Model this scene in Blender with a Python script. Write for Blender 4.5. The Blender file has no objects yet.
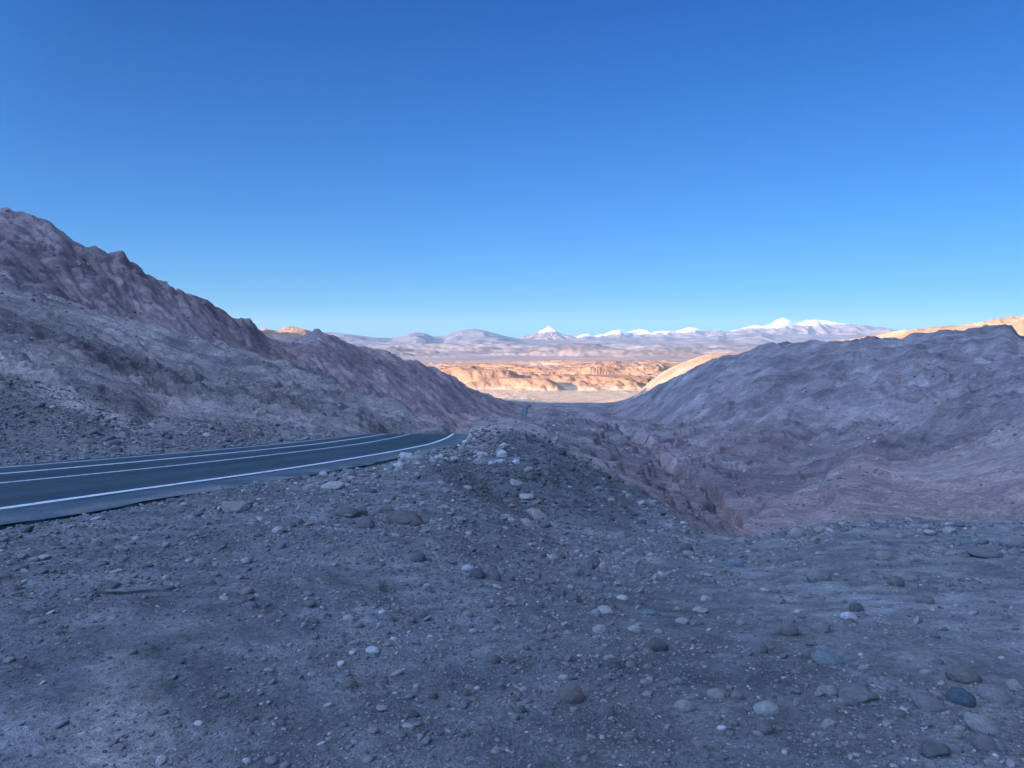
import bpy, math, random
import numpy as np
from mathutils import Vector

S = bpy.context.scene
R = math.radians
# ------------------------------------------------------------------ camera, sky, sun, exposure
W, H, F = 1024, 768, 769.0
PITCH = math.atan(42.0 / F)
cam_d = bpy.data.cameras.new('camera')
cam_d.sensor_fit = 'HORIZONTAL'; cam_d.sensor_width = 36.0; cam_d.lens = 36.0 * F / W
cam_d.clip_start = 0.1; cam_d.clip_end = 200000
cam = bpy.data.objects.new('camera', cam_d); S.collection.objects.link(cam)
cam.location = (0, 0, 0); cam.rotation_euler = (math.pi / 2 - PITCH, 0, 0)
S.camera = cam

SUN_SIDE = R(50)                 # the sun stands behind the camera, 50 degrees to the left
SUN_EL = R(8.5)
LX, LY = math.sin(SUN_SIDE), math.cos(SUN_SIDE)      # light travels this way (horizontal)
PX_, PY_ = LY, -LX
world = bpy.data.worlds.new('World'); S.world = world; world.use_nodes = True
wt = world.node_tree; wt.nodes.clear()
sky = wt.nodes.new('ShaderNodeTexSky'); sky.sky_type = 'NISHITA'; sky.sun_disc = False
sky.sun_elevation = SUN_EL
sky.sun_rotation = math.atan2(-LX, -LY)
sky.altitude = 2600; sky.air_density = 1.25; sky.dust_density = 0.3; sky.ozone_density = 2.6
SUNSIDE_FILL = 6.8  # added sky brightness towards the sun, filling the shaded ground
bg = wt.nodes.new('ShaderNodeBackground'); bg.inputs['Strength'].default_value = 0.075
wo = wt.nodes.new('ShaderNodeOutputWorld')
# sky deepens upwards in view; zenith and sunward side boosted to fill shade
tcw = wt.nodes.new('ShaderNodeTexCoord'); sxw = wt.nodes.new('ShaderNodeSeparateXYZ'); wt.links.new(tcw.outputs['Generated'], sxw.inputs[0])
rp = wt.nodes.new('ShaderNodeValToRGB'); wt.links.new(sxw.outputs[2], rp.inputs[0])
SKY_STOPS = [(0.0, (.145, .50, .93)), (0.055, (.135, .45, .87)), (0.18, (.11, .43, .85)), (0.30, (.06, .385, .82)), (0.42, (.015, .32, .80)), (0.6, (.97, .98, 1.18)), (1.0, (1.1, 1.08, 1.25))]  # top stops, out of view, are raised to light the ground
while len(rp.color_ramp.elements) < len(SKY_STOPS): rp.color_ramp.elements.new(0.5)
for e_, (p_, c_) in zip(rp.color_ramp.elements, SKY_STOPS): e_.position = p_; e_.color = (*c_, 1)
mx = wt.nodes.new('ShaderNodeMix'); mx.data_type = 'RGBA'; mx.blend_type = 'MULTIPLY'; mx.inputs['Factor'].default_value = 1.0
wt.links.new(sky.outputs[0], mx.inputs[6]); wt.links.new(rp.outputs[0], mx.inputs[7])
dp = wt.nodes.new('ShaderNodeVectorMath'); dp.operation = 'DOT_PRODUCT'; dp.inputs[1].default_value = (-LX, -LY, 0.35); wt.links.new(tcw.outputs['Generated'], dp.inputs[0])
ev = wt.nodes.new('ShaderNodeMapRange'); wt.links.new(sxw.outputs[0], ev.inputs[0])
for i_, q_ in enumerate((-0.6, 0.6, 1.10, 0.80)): ev.inputs[i_ + 1].default_value = q_
evs = wt.nodes.new('ShaderNodeVectorMath'); evs.operation = 'SCALE'; wt.links.new(mx.outputs[2], evs.inputs[0]); wt.links.new(ev.outputs[0], evs.inputs['Scale'])
mr = wt.nodes.new('ShaderNodeMapRange'); mr.interpolation_type = 'SMOOTHSTEP'; wt.links.new(dp.outputs['Value'], mr.inputs[0])
for i_, q_ in enumerate((-0.1, 1.0, 1.0, SUNSIDE_FILL)): mr.inputs[i_ + 1].default_value = q_
sc_ = wt.nodes.new('ShaderNodeVectorMath'); sc_.operation = 'SCALE'; wt.links.new(evs.outputs[0], sc_.inputs[0]); wt.links.new(mr.outputs[0], sc_.inputs['Scale'])
fill_tint = wt.nodes.new('ShaderNodeMix'); fill_tint.data_type = 'RGBA'; fill_tint.blend_type = 'MULTIPLY'; fill_tint.inputs[7].default_value = (2.12, 1.30, .90, 1)
mr2 = wt.nodes.new('ShaderNodeMapRange'); wt.links.new(dp.outputs['Value'], mr2.inputs[0])
for i_, q_ in enumerate((-0.1, 0.8, 0.0, 1.0)): mr2.inputs[i_ + 1].default_value = q_
wt.links.new(mr2.outputs[0], fill_tint.inputs['Factor']); wt.links.new(sc_.outputs[0], fill_tint.inputs[6])
wt.links.new(fill_tint.outputs[2], bg.inputs[0]); wt.links.new(bg.outputs[0], wo.inputs[0])

sd = bpy.data.lights.new('sun', 'SUN'); sd.energy = 4.8; sd.angle = R(0.53); sd.color = (1.0, 0.72, 0.44)
sun = bpy.data.objects.new('sun', sd); S.collection.objects.link(sun)
sun.rotation_euler = Vector((-LX * math.cos(SUN_EL), -LY * math.cos(SUN_EL), math.sin(SUN_EL))).to_track_quat('Z', 'Y').to_euler()
S.view_settings.view_transform = 'Standard'; S.view_settings.look = 'None'
S.view_settings.exposure = 1.7; S.view_settings.gamma = 1.0
S.render.engine = 'CYCLES'
S.cycles.use_denoising = True
S.cycles.max_bounces = 4; S.cycles.diffuse_bounces = 2; S.cycles.volume_bounces = 0
S.cycles.transparent_max_bounces = 4

rng = np.random.default_rng(11)
random.seed(5)

# ------------------------------------------------------------------ helpers
def ray(px, py):
    a = (px - 512.0) / F; b = (384.0 - py) / F
    y = math.cos(PITCH) + math.sin(PITCH) * b
    z = -math.sin(PITCH) + math.cos(PITCH) * b
    return a / y, z / y                     # u, v at unit depth

def _hash(ix, iy, seed):
    h = (ix.astype(np.int64) * 374761393 + iy.astype(np.int64) * 668265263 + seed * 974634777) & 0xFFFFFFFF
    h = ((h ^ (h >> 13)) * 1274126177) & 0xFFFFFFFF
    h = h ^ (h >> 16)
    return h

def pnoise(x, y, seed=0):
    """gradient noise, about -1..1"""
    x0 = np.floor(x); y0 = np.floor(y); fx = x - x0; fy = y - y0
    ix = x0.astype(np.int64); iy = y0.astype(np.int64)
    u = fx * fx * fx * (fx * (fx * 6 - 15) + 10); v = fy * fy * fy * (fy * (fy * 6 - 15) + 10)
    def g(dx, dy):
        a = _hash(ix + dx, iy + dy, seed).astype(np.float64) * (2 * math.pi / 4294967296.0)
        return np.cos(a) * (fx - dx) + np.sin(a) * (fy - dy)
    n0 = g(0, 0) * (1 - u) + g(1, 0) * u
    n1 = g(0, 1) * (1 - u) + g(1, 1) * u
    return (n0 * (1 - v) + n1 * v) * 1.5

def fbm(x, y, lam, oct_, seed=0, gain=0.5, cut=None, ridged=False):
    """sum of octaves from wavelength lam downwards; octaves finer than cut fade out"""
    out = np.zeros_like(x); a = 1.0; l = lam
    prev = 1.0
    for k in range(oct_):
        w = 1.0 if cut is None else np.clip(l / cut - 1.5, 0, 1)
        c, s = math.cos(k * 1.3 + seed), math.sin(k * 1.3 + seed)
        n = pnoise((x * c - y * s) / l + 17.3 * k, (x * s + y * c) / l - 9.1 * k, seed + k * 31)
        if ridged:
            n = 1.0 - 2.2 * np.abs(n)
            n = n * prev; prev = np.clip(n * 0.8 + 0.5, 0.15, 1)
        out += a * n * w
        a *= gain; l *= 0.5
    return out

def sstep(x, a, b):
    t = np.clip((x - a) / (b - a), 0, 1); return t * t * (3 - 2 * t)

def gauss1(a, s, axis):
    r = int(math.ceil(3 * s)); k = np.exp(-0.5 * (np.arange(-r, r + 1) / s) ** 2); k /= k.sum()
    p = [(0, 0), (0, 0)]; p[axis] = (r, r); b = np.pad(a, p, mode='edge'); out = np.zeros_like(a)
    for i, w in enumerate(k):
        out += w * (b[i:i + a.shape[0], :] if axis == 0 else b[:, i:i + a.shape[1]])
    return out

# ------------------------------------------------------------------ the lie of the land: profiles of crests, feet and hollows
# every row: (column, row or None, depth in metres[, height])
LAYERS = [
 [(-200, None, 2, -1.65), (1224, None, 2, -1.65)],
 [(-200, None, 5, -1.80), (300, None, 5, -1.85), (600, None, 5, -2.0), (1224, None, 5, -2.05)],
 [(-200, 560, 7), (0, 529, 8.7), (120, 509, 10.7), (256, 486, 14.4), (330, 471, 18.4), (400, 458, 25), (440, 451, 30), (465, 470, 24), (500, 502, 18), (560, 545, 13.5), (620, 560, 12), (700, 578, 10.2), (800, 590, 8.8), (900, 590, 8.4), (1024, 588, 8.4), (1224, 588, 8.4)],
 # far road edge / brow of the gravel shelf
 [(-200, 486, 16), (0, 466, 20.5), (120, 458, 24.6), (256, 446, 35.7), (384, 433.5, 60), (440, 432.5, 66), (455, 437, 54), (464, 432, 46), (472, 424, 45), (482, 420, 47), (500, 419, 48), (515, 419.5, 48), (530, 422.5, 48), (545, 430, 46), (560, 443, 43), (600, 470, 36), (640, 497, 30), (660, 510, 27), (700, 535, 22), (720, 541, 20), (750, 547, 18), (780, 539, 17.5), (800, 534, 17), (830, 527.5, 16.5), (870, 525, 16), (900, 526, 16), (960, 530, 15), (1024, 527, 14.5), (1224, 522, 14)],
 # toe of the left slopes / hidden drop behind the shelf
 [(-200, 474, 19), (0, 458, 24), (128, 444, 31), (256, 439, 45), (330, 435.5, 60), (384, 432, 80), (425, 432, 90), (445, 436, 92), (460, 455, 66), (480, 452, 66), (524, 450, 66), (545, 452, 66), (570, 470, 62), (600, 490, 56), (640, 512, 50), (680, 532, 46), (720, 549, 44), (760, 556, 42), (800, 548, 42), (860, 542, 42), (953, 545, 42), (1024, 540, 42), (1224, 540, 42)],
 # light debris spur, then the bench foot / first valley bench
 [(-200, 330, 75), (0, 373, 60), (30, 384, 56), (60, 397, 51), (100, 416, 46), (135, 431, 43), (150, 424, 52), (165, 414, 62), (256, 413, 70), (300, 419, 76), (340, 427, 82), (400, 430, 98), (441, 433, 102), (460, 446, 110), (500, 446, 120), (524, 446, 120), (545, 441, 120), (570, 452, 115), (600, 466, 108), (640, 490, 100), (665, 509, 92), (700, 517, 95), (735, 533, 88), (760, 546, 84), (800, 534, 88), (860, 531, 84), (953, 533, 80), (1024, 528, 76), (1224, 520, 76)],
 # middle of the front hill / the red mound
 [(-200, 290, 110), (0, 325, 106), (64, 340, 108), (128, 362, 110), (192, 378, 115), (256, 387, 120), (331, 404, 115), (400, 417, 108), (411, 424, 106), (441, 434, 120), (460, 440, 190), (500, 440, 200), (524, 440, 200), (545, 432, 200), (570, 440, 200), (600, 450, 200), (640, 474, 170), (665, 496, 150), (700, 500, 150), (725, 508, 142), (745, 527, 118), (768, 511, 132), (800, 496, 148), (818, 487, 155), (835, 469, 162), (850, 458, 168), (863, 453, 171), (880, 457, 171), (893, 461, 171), (923, 459, 174), (953, 448, 180), (980, 437, 186), (1024, 413, 195), (1224, 350, 205)],
 # crest of the front hill / hollow behind the mound
 [(-200, 235, 175), (0, 281, 170), (40, 293, 170), (82, 306, 172), (140, 325, 176), (190, 337, 182), (256, 353, 190), (293, 365, 190), (331, 380, 180), (356, 396, 165), (393, 402, 150), (411, 412, 130), (420, 421, 122), (430, 431, 116), (441, 436, 160), (460, 436, 330), (500, 436, 330), (524, 436, 330), (545, 425, 330), (570, 430, 330), (600, 439, 330), (640, 456, 270), (680, 480, 240), (700, 484, 225), (725, 488, 215), (745, 508, 168), (768, 508, 160), (800, 499, 178), (835, 488, 188), (863, 476, 198), (893, 480, 200), (923, 478, 204), (953, 468, 210), (1024, 436, 222), (1224, 372, 235)],
 # hollow behind the front hill / foot of the right hillside
 [(-200, 262, 215), (0, 302, 212), (82, 325, 220), (140, 343, 228), (190, 356, 240), (256, 380, 262), (331, 412, 262), (393, 435, 235), (411, 440, 225), (441, 440, 270), (460, 432, 550), (500, 430, 560), (524, 430, 560), (545, 419, 550), (570, 421, 550), (600, 427, 520), (640, 440, 430), (680, 457, 370), (700, 463, 340), (725, 468, 320), (745, 480, 300), (800, 479, 290), (863, 462, 285), (893, 464, 280), (923, 461, 278), (953, 452, 275), (1024, 419, 285), (1224, 362, 300)],
 # middle of the back slopes
 [(-200, 190, 290), (0, 250, 300), (82, 290, 310), (140, 315, 325), (190, 332, 345), (256, 362, 420), (331, 390, 500), (393, 408, 560), (441, 416, 640), (460, 416, 760), (490, 416, 880), (515, 419, 950), (524, 421, 950), (535, 419, 950), (545, 413, 900), (570, 414, 900), (600, 417, 900), (618, 419, 860), (640, 421, 760), (680, 428, 560), (700, 426, 520), (725, 422, 490), (760, 418, 460), (800, 416, 440), (863, 410, 420), (953, 398, 400), (1024, 380, 390), (1224, 340, 400)],
 # crests of the back ridges
 [(-200, 130, 380), (-60, 190, 395), (0, 207, 400), (12, 209, 402), (25, 214, 405), (38, 215, 408), (50, 219, 410), (62, 227, 413), (75, 237, 416), (95, 246, 424), (112, 253, 432), (125, 254, 438), (138, 262, 445), (150, 272, 453), (175, 287, 475), (180, 286, 480), (195, 296, 495), (215, 306, 520), (237, 317, 560), (250, 316, 590), (262, 331, 640), (270, 338, 680), (290, 342, 720), (300, 339, 740), (308, 333, 760), (318, 331, 780), (340, 338, 820), (360, 345, 860), (380, 350, 900), (400, 357, 950), (420, 362, 1000), (430, 366, 1030), (450, 375, 1080), (470, 386, 1130), (490, 394, 1180), (505, 400, 1220), (515, 404, 1280), (545, 407, 1400), (570, 408, 1400), (605, 408.5, 1350), (615, 408, 1290), (620, 404, 1240), (628, 400, 1180), (640, 395, 1100), (648, 390, 1060), (655, 386, 1020), (670, 379, 930), (690, 370, 850), (700, 365, 830), (712, 358, 815), (720, 354.5, 800), (738, 352, 775), (760, 344, 750), (775, 341.5, 735), (795, 342, 710), (850, 341, 665), (873, 337.5, 655), (903, 337, 645), (908, 332.5, 642), (918, 331, 640), (928, 332.5, 635), (943, 329, 630), (963, 331, 622), (983, 326, 615), (1005, 323.5, 606), (1013, 326, 603), (1018, 334, 600), (1026, 336, 600), (1060, 320, 600), (1224, 290, 600)],
 # hollow behind
 [(-200, 215, 520), (0, 260, 560), (82, 290, 600), (175, 325, 700), (237, 350, 820), (262, 350, 1000), (290, 350, 1050), (318, 350, 1050), (380, 372, 1150), (430, 388, 1250), (470, 402, 1380), (505, 405, 1550), (545, 404.5, 1900), (605, 404.5, 1850), (620, 408, 1500), (640, 410, 1400), (690, 398, 1250), (720, 390, 1150), (760, 378, 1000), (850, 370, 900), (903, 366, 860), (963, 360, 820), (1024, 358, 790), (1224, 330, 780)],
 # sunlit knob on the left, sunlit slopes on the right
 [(-200, 250, 900), (0, 290, 1000), (175, 330, 1150), (237, 340, 1250), (255, 334, 1290), (262, 326.5, 1300), (272, 328.5, 1305), (285, 326.5, 1310), (300, 328, 1310), (308, 329.5, 1310), (316, 336, 1320), (330, 352, 1350), (380, 372, 1450), (430, 392, 1600), (470, 402, 1800), (505, 402.5, 2100), (545, 402.5, 2400), (600, 402.5, 2400), (612, 402.5, 2300), (622, 401, 2150), (637, 394, 2050), (649, 381.5, 1980), (662, 371, 1930), (675, 364.5, 1900), (687, 359.5, 1880), (700, 355, 1860), (712, 352, 1850), (740, 352, 1800), (775, 349, 1700), (800, 344, 1600), (830, 340, 1400), (850, 338.5, 1300), (870, 334.5, 1220), (888, 331, 1150), (908, 328.5, 1090), (943, 325, 1020), (973, 322, 980), (998, 317, 950), (1024, 313, 930), (1224, 290, 900)],
 # all runs out onto the low desert
 [(-200, None, 2900, -205), (505, None, 2800, -205), (600, None, 2800, -205), (700, None, 3000, -205), (1224, None, 3000, -205)],
 [(-200, None, 7000, -215), (1224, None, 7000, -215)],
]
NU, ND = 1500, 1500
UT = np.linspace(-0.95, 0.95, NU)
LD0, LD1 = math.log(2.0), math.log(7000.0)
LDT = np.linspace(LD0, LD1, ND); DT = np.exp(LDT)
TD = []; TZ = []
for lay in LAYERS:
    us = []; ds = []; zs = []
    for e in lay:
        if e[1] is None:
            u = (e[0] - 512.0) / F; z = e[3]
        else:
            u, v = ray(e[0], e[1]); z = v * e[2]
        us.append(u); ds.append(e[2]); zs.append(z)
    TD.append(np.interp(UT, us, np.log(ds))); TZ.append(np.interp(UT, us, np.array(zs) / np.array(ds)))
TD = np.exp(np.array(TD)); TZ = np.array(TZ) * TD
TAB = np.empty((NU, ND))
for i in range(NU):
    TAB[i] = np.interp(DT, TD[:, i], TZ[:, i])
TAB = gauss1(TAB / DT[None, :], 2.0, 0) * DT[None, :]
TAB = gauss1(TAB, 3.0, 1)

def table(x, y):
    y = np.maximum(y, 1e-3)
    fu = np.clip((x / y - UT[0]) / (UT[-1] - UT[0]) * (NU - 1), 0, NU - 1.001)
    fd = np.clip((np.log(np.maximum(y, 2.0)) - LD0) / (LD1 - LD0) * (ND - 1), 0, ND - 1.001)
    i = fu.astype(int); j = fd.astype(int); a = fu - i; b = fd - j
    return (TAB[i, j] * (1 - a) + TAB[i + 1, j] * a) * (1 - b) + (TAB[i, j + 1] * (1 - a) + TAB[i + 1, j + 1] * a) * b

# the high ridge behind and to the left of the viewpoint: it throws the evening shade over the valley
CREST_Q = [-9000, -5000, -3000, -2200, -1900, -1500, -1237, -1000, -700, -400, -200, 300, 900, 2500]
CREST_S = [34, 38, 44, 48, 52, 68, 88, 100, 108, 116, 126, 134, 120, 60]
RC = 700.0
def back(x, y):
    s = x * LX + y * LY; q = x * PX_ + y * PY_
    crest = np.interp(q, CREST_Q, CREST_S) + RC * math.tan(SUN_EL)
    low = np.interp(q, [-5000, -1500, -600, 0], [-200, -100, -10, -2.0])
    up = sstep(-s, 60, RC) ** 1.15
    z = low + (crest - low) * up
    z = np.where(-s > RC, crest - 0.25 * (-s - RC) * sstep(-s, RC, RC + 300), z)
    z = z + 0.12 * np.clip(x - 120, 0, 1200) * sstep(s, -200, 300)
    return z

# ------------------------------------------------------------------ the road
def road_pt(px, py):
    u, v = ray(px, py)
    d = 1.25 / (-v - 0.10)
    return (u * d, d)
near_line = [(-21, -70), (-13.2, -25), (-9.4, -3)] + [road_pt(*p) for p in [(0, 509), (120, 491.5), (256, 473.7), (330, 462.2), (395, 451.2), (431, 444), (447, 438), (455, 432.8)]]
near_line += [(-5.3, 76), (-5.2, 84)]
# resampled evenly and smoothed
_P = np.array(near_line, float); _c = np.concatenate([[0], np.cumsum(np.linalg.norm(np.diff(_P, axis=0), axis=1))])
_t = np.arange(0, _c[-1], 0.35)
RP = np.stack([np.interp(_t, _c, _P[:, 0]), np.interp(_t, _c, _P[:, 1])], 1)
for _ in range(60):
    RP[1:-1] = RP[1:-1] * 0.5 + 0.25 * (RP[:-2] + RP[2:])
def road_z(x, y):
    return -1.25 - 0.10 * np.maximum(y, 0) - 0.005 * np.clip(3 - y, 0, 60) ** 1.2 - 0.0022 * np.clip(y - 61, 0, 60) ** 2
seg = np.diff(RP, axis=0); sl = np.linalg.norm(seg, axis=1); tang = seg / sl[:, None]
tang = np.vstack([tang, tang[-1:]])
norm_l = np.stack([-tang[:, 1], tang[:, 0]], 1)         # to the left of travel
def road_side(x, y):
    """signed offset to the left of the near line (metres)"""
    best = np.full(x.shape, 1e9); off = np.full(x.shape, 1e9)
    for i in range(0, len(RP) - 1, 3):
        dx = x - RP[i, 0]; dy = y - RP[i, 1]; d2 = dx * dx + dy * dy
        o = dx * norm_l[i, 0] + dy * norm_l[i, 1]
        m = d2 < best; best = np.where(m, d2, best); off = np.where(m, o, off)
    far = np.sqrt(best) > np.abs(off) * 1.0 + 3.0
    return np.where(far, 1e3, off)
R_IN, R_OUT = -1.4, 8.1

def fall_coords(x, y, wx, wy):
    return wx * .70 + wy * .71, -wx * .71 + wy * .70
def outcrop(x, y, cut):
    """where bare, darker rock breaks through the scree (0..1)"""
    a, b = x * .70 + y * .71, -x * .71 + y * .70
    p = fbm(a * .9, b * .45, 24, 6, 68, gain=.62, cut=cut)
    return sstep(p, .16, .34)
RAV = np.array([(ray(px, py)[0] * d, d) for px, py, d in ((752, 540, 80), (738, 527, 98), (722, 508, 140), (700, 487, 205), (672, 466, 285), (648, 446, 390), (612, 428, 560), (580, 415, 900), (565, 407, 1400))])
def ravine_dist(x, y):
    best = np.full(x.shape, 1e9)
    for i in range(len(RAV) - 1):
        ax, ay = RAV[i]; bx, by = RAV[i + 1]; ll = (bx - ax) ** 2 + (by - ay) ** 2
        t = np.clip(((x - ax) * (bx - ax) + (y - ay) * (by - ay)) / ll, 0, 1)
        best = np.minimum(best, np.hypot(x - ax - t * (bx - ax), y - ay - t * (by - ay)))
    return best

def terrain(x, y, lod=True):
    r = np.hypot(x, y); cut = np.maximum(r * 0.0045, 0.03) if lod else 0.03
    th = np.abs(np.arctan2(x, y))
    w = sstep(th, R(37.5), R(56))
    base = np.where(w < 1, table(x, y), 0) * (1 - w) + back(x, y) * w
    # near: keep the level underfoot sane all round
    nearf = 1 - sstep(r, 2.5, 6)
    base = base * (1 - nearf) + nearf * (-1.62 - 0.04 * r)
    z = base
    g = fbm(x, y, 9.0, 3, 3, cut=cut) * 0.11 + fbm(x, y, 1.6, 4, 7, cut=cut) * 0.040 + np.abs(fbm(x, y, 0.35, 3, 9, cut=cut)) * 0.022
    g *= sstep(r, 1.0, 4.0)
    z = z + g
    mid = sstep(r, 34, 90)
    wx = x + 12 * fbm(x, y, 90, 3, 21); wy = y + 12 * fbm(x, y, 90, 3, 22)
    left = 1 - sstep(x / np.maximum(r, 1), -0.04, 0.10)
    # left ridge: rounded ribs parted by sharp gullies running down the slope
    br = sstep(r, 200, 300)
    bill = lambda lam, st, sd, ang=0.0: np.abs(pnoise((wx * math.cos(ang) + wy * math.sin(ang)) * st / lam, (wy * math.cos(ang) - wx * math.sin(ang)) / lam, sd)) - .33
    gl = bill(36, .18, 31, -.9) * 3.2 + bill(19, .17, 32, -.9) * 3.8 + bill(10, .17, 36, -.92) * 3.6 * np.clip(10 / cut / 3.5, 0, 1) * np.clip(17 / cut / 4, 0, 1) + bill(7.5, .34, 33, -.95) * 2.4 * np.clip(7.5 / cut / 3, 0, 1)
    z = z + left * mid * br * gl * (1 + .5 * sstep(r, 600, 1000))
    # left front hill: broken ground and small ledges
    gf = fbm(wx * .6, wy, 12, 5, 35, gain=.6, cut=cut, ridged=True) - .55
    z = z + left * mid * (1 - br) * gf * .75
    # right: slopes fall to the left and towards us, scored by chutes down the fall line
    f1, f2 = fall_coords(x, y, wx, wy)
    md = 1 - .75 * sstep(r, 70, 90) * (1 - sstep(r, 190, 230)) * sstep(x / np.maximum(r, 1), .30, .36)
    fold = fbm(f1 * .25, f2, 110, 2, 40, cut=cut)
    gr = fbm(f1 * 0.15, f2, 19, 6, 41, gain=0.66, cut=cut, ridged=True) - .6
    z = z + (1 - left) * mid * (gr * (0.5 + 1.5 * sstep(r, 170, 420)) + fold * 7 * sstep(r, 280, 400) * (1 - sstep(r, 560, 620))) * md
    lump = fbm(wx, wy, 22, 6, 51, gain=0.60, cut=cut)
    z = z + mid * lump * (0.6 + 1.2 * sstep(r, 150, 500) * np.where(left > .5, 1, .28)) * md
    crag = fbm(wx, wy, 8, 6, 61, gain=0.70, cut=cut, ridged=True) - .5
    oc = outcrop(wx, wy, cut)
    z = z + mid * crag * (.22 + .7 * oc) * (.5 + .5 * sstep(r, 200, 600))
    z = z + mid * oc * (.3 + .8 * sstep(r, 150, 350))
    # the ravine and its terraces
    rv = ravine_dist(wx * .25 + x * .75, wy * .25 + y * .75); wr = 2.0 + r * .018
    inr = sstep(r, 74, 90) * (1 - sstep(r, 900, 1400))
    z = z - inr * (2.2 + r * .018) * (1 - sstep(rv, wr * .35, wr * 1.25))
    tz = (z + .8 * lump) / (2.2 + r * .006); fr_ = tz - np.floor(tz)
    ter = (sstep(fr_, .0, .28) - fr_) * (2.2 + r * .006)
    z = z + inr * ter * .65 * (1 - sstep(rv, wr * 3, wr * 8)) * (1 - left) * (1 - sstep(r, 350, 600))
    # spoil and rubble heaped beside the road and on the brow
    rub = sstep(r, 14, 20) * (1 - sstep(r, 40, 70))
    z = z + rub * fbm(x, y, 3.2, 5, 71, gain=.6, cut=cut, ridged=True) * 0.11 * sstep(x, -4, 2)
    # road bed
    m = (r < 130) & (x < 12)
    if m.any():
        xs = x[m]; ys = y[m]; o = road_side(xs, ys); rz = road_z(xs, ys)
        k = sstep(o, R_IN - 0.45, R_IN + 0.02) * (1 - sstep(o, R_OUT - 0.05, R_OUT + 1.6)) * (1 - sstep(ys, 74, 82))
        drop = 0.07
        z[m] = z[m] * (1 - k) + (rz - drop) * k
    return z

def hit(px, py, d0=2.3, d1=3500):
    u, v = ray(px, py); d = np.exp(np.linspace(math.log(d0), math.log(d1), 3000))
    z = terrain(u * d, d.copy()); k = np.nonzero(z >= v * d)[0]
    if len(k) == 0: return None
    k = k[0]; return Vector((u * d[k], d[k], float(z[k])))

# ------------------------------------------------------------------ node helpers
class NT:
    def __init__(s, name, rough=0.95):
        s.m = bpy.data.materials.new(name); s.m.use_nodes = True; s.t = s.m.node_tree
        s.b = s.t.nodes['Principled BSDF']; s.b.inputs['Roughness'].default_value = rough
        s.b.inputs['Specular IOR Level'].default_value = 0.15
        s.pos = s.n('ShaderNodeNewGeometry').outputs['Position']
    def n(s, ty, **k):
        nd = s.t.nodes.new(ty)
        for a, v in k.items(): setattr(nd, a, v)
        return nd
    def link(s, a, b): s.t.links.new(a, b)
    def noise(s, scale, detail=4, rough=0.6, vec=None, dist=0.0):
        nd = s.n('ShaderNodeTexNoise'); nd.inputs['Scale'].default_value = scale
        nd.inputs['Detail'].default_value = detail; nd.inputs['Roughness'].default_value = rough; nd.inputs['Distortion'].default_value = dist
        s.link(vec or s.pos, nd.inputs['Vector']); return nd.outputs['Fac']
    def vor(s, scale, out='Color', vec=None):
        nd = s.n('ShaderNodeTexVoronoi'); nd.inputs['Scale'].default_value = scale
        s.link(vec or s.pos, nd.inputs['Vector']); return nd.outputs[out]
    def ramp(s, fac, stops):
        nd = s.n('ShaderNodeValToRGB'); el = nd.color_ramp.elements
        while len(el) < len(stops): el.new(0.5)
        for e, (p, c) in zip(el, stops):
            e.position = p; e.color = (c, c, c, 1) if not isinstance(c, tuple) else (*c, 1)
        s.link(fac, nd.inputs['Fac']); return nd.outputs['Color']
    def mix(s, fac, a, b, mode='MIX'):
        nd = s.n('ShaderNodeMix', data_type='RGBA', blend_type=mode)
        for sock, v in ((nd.inputs['Factor'], fac), (nd.inputs[6], a), (nd.inputs[7], b)):
            if hasattr(v, 'links'): s.link(v, sock)
            elif isinstance(v, tuple): sock.default_value = (*v, 1)
            else: sock.default_value = v
        return nd.outputs[2]
    def mapr(s, v, a, b, c, d):
        nd = s.n('ShaderNodeMapRange'); s.link(v, nd.inputs[0])
        for i, q in enumerate((a, b, c, d)): nd.inputs[i + 1].default_value = q
        return nd.outputs[0]
    def scalevec(s, sc, rot=(0, 0, 0)):
        nd = s.n('ShaderNodeMapping'); nd.inputs['Scale'].default_value = sc; nd.inputs['Rotation'].default_value = rot
        s.link(s.pos, nd.inputs['Vector']); return nd.outputs[0]
    def attr(s, name):
        return s.n('ShaderNodeAttribute', attribute_name=name).outputs['Color']
    def bump(s, h, dist, strength=1.0, prev=None):
        nd = s.n('ShaderNodeBump'); nd.inputs['Distance'].default_value = dist; nd.inputs['Strength'].default_value = strength
        s.link(h, nd.inputs['Height'])
        if prev is not None: s.link(prev, nd.inputs['Normal'])
        return nd.outputs[0]
    def done(s, col=None, nrm=None):
        if col is not None: s.link(col, s.b.inputs['Base Color'])
        if nrm is not None: s.link(nrm, s.b.inputs['Normal'])
        return s.m

def soil_mat(name, scales, bumps, contrast=(0.6, 1.4), speck=None):
    t = NT(name); c = t.attr('soil')
    prev = None
    for (sc, det), (bd, bs) in zip(scales, bumps):
        n = t.noise(sc, det, 0.65)
        c = t.mix(1.0, c, t.ramp(n, [(0.28, contrast[0]), (0.72, contrast[1])]), 'MULTIPLY')
        if bd: prev = t.bump(n, bd, bs, prev)
    if speck:
        for sc, lo, hi, col in speck:
            f = t.ramp(t.vor(sc, 'Color'), [(lo, 0.0), (hi, 1.0)])
            c = t.mix(f, c, col)
    return t.done(c, prev)

M_GROUND = soil_mat('gravel_soil', [(0.35, 4), (3.0, 5), (26.0, 5), (110.0, 3)], [(0.0, 0), (0.05, .5), (0.025, 1), (0.010, 1)], (0.60, 1.42),
                    )
M_HILL = soil_mat('hill_rock', [(0.018, 6), (0.11, 7), (0.55, 6), (2.4, 4)], [(0, 0), (3.0, .8), (1.0, .9), (0.25, .8)], (0.72, 1.30))
M_PLAIN = soil_mat('desert_soil', [(0.0012, 6), (0.012, 6), (0.06, 4)], [(0, 0), (8.0, .7), (3, .7)], (0.85, 1.15))

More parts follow.
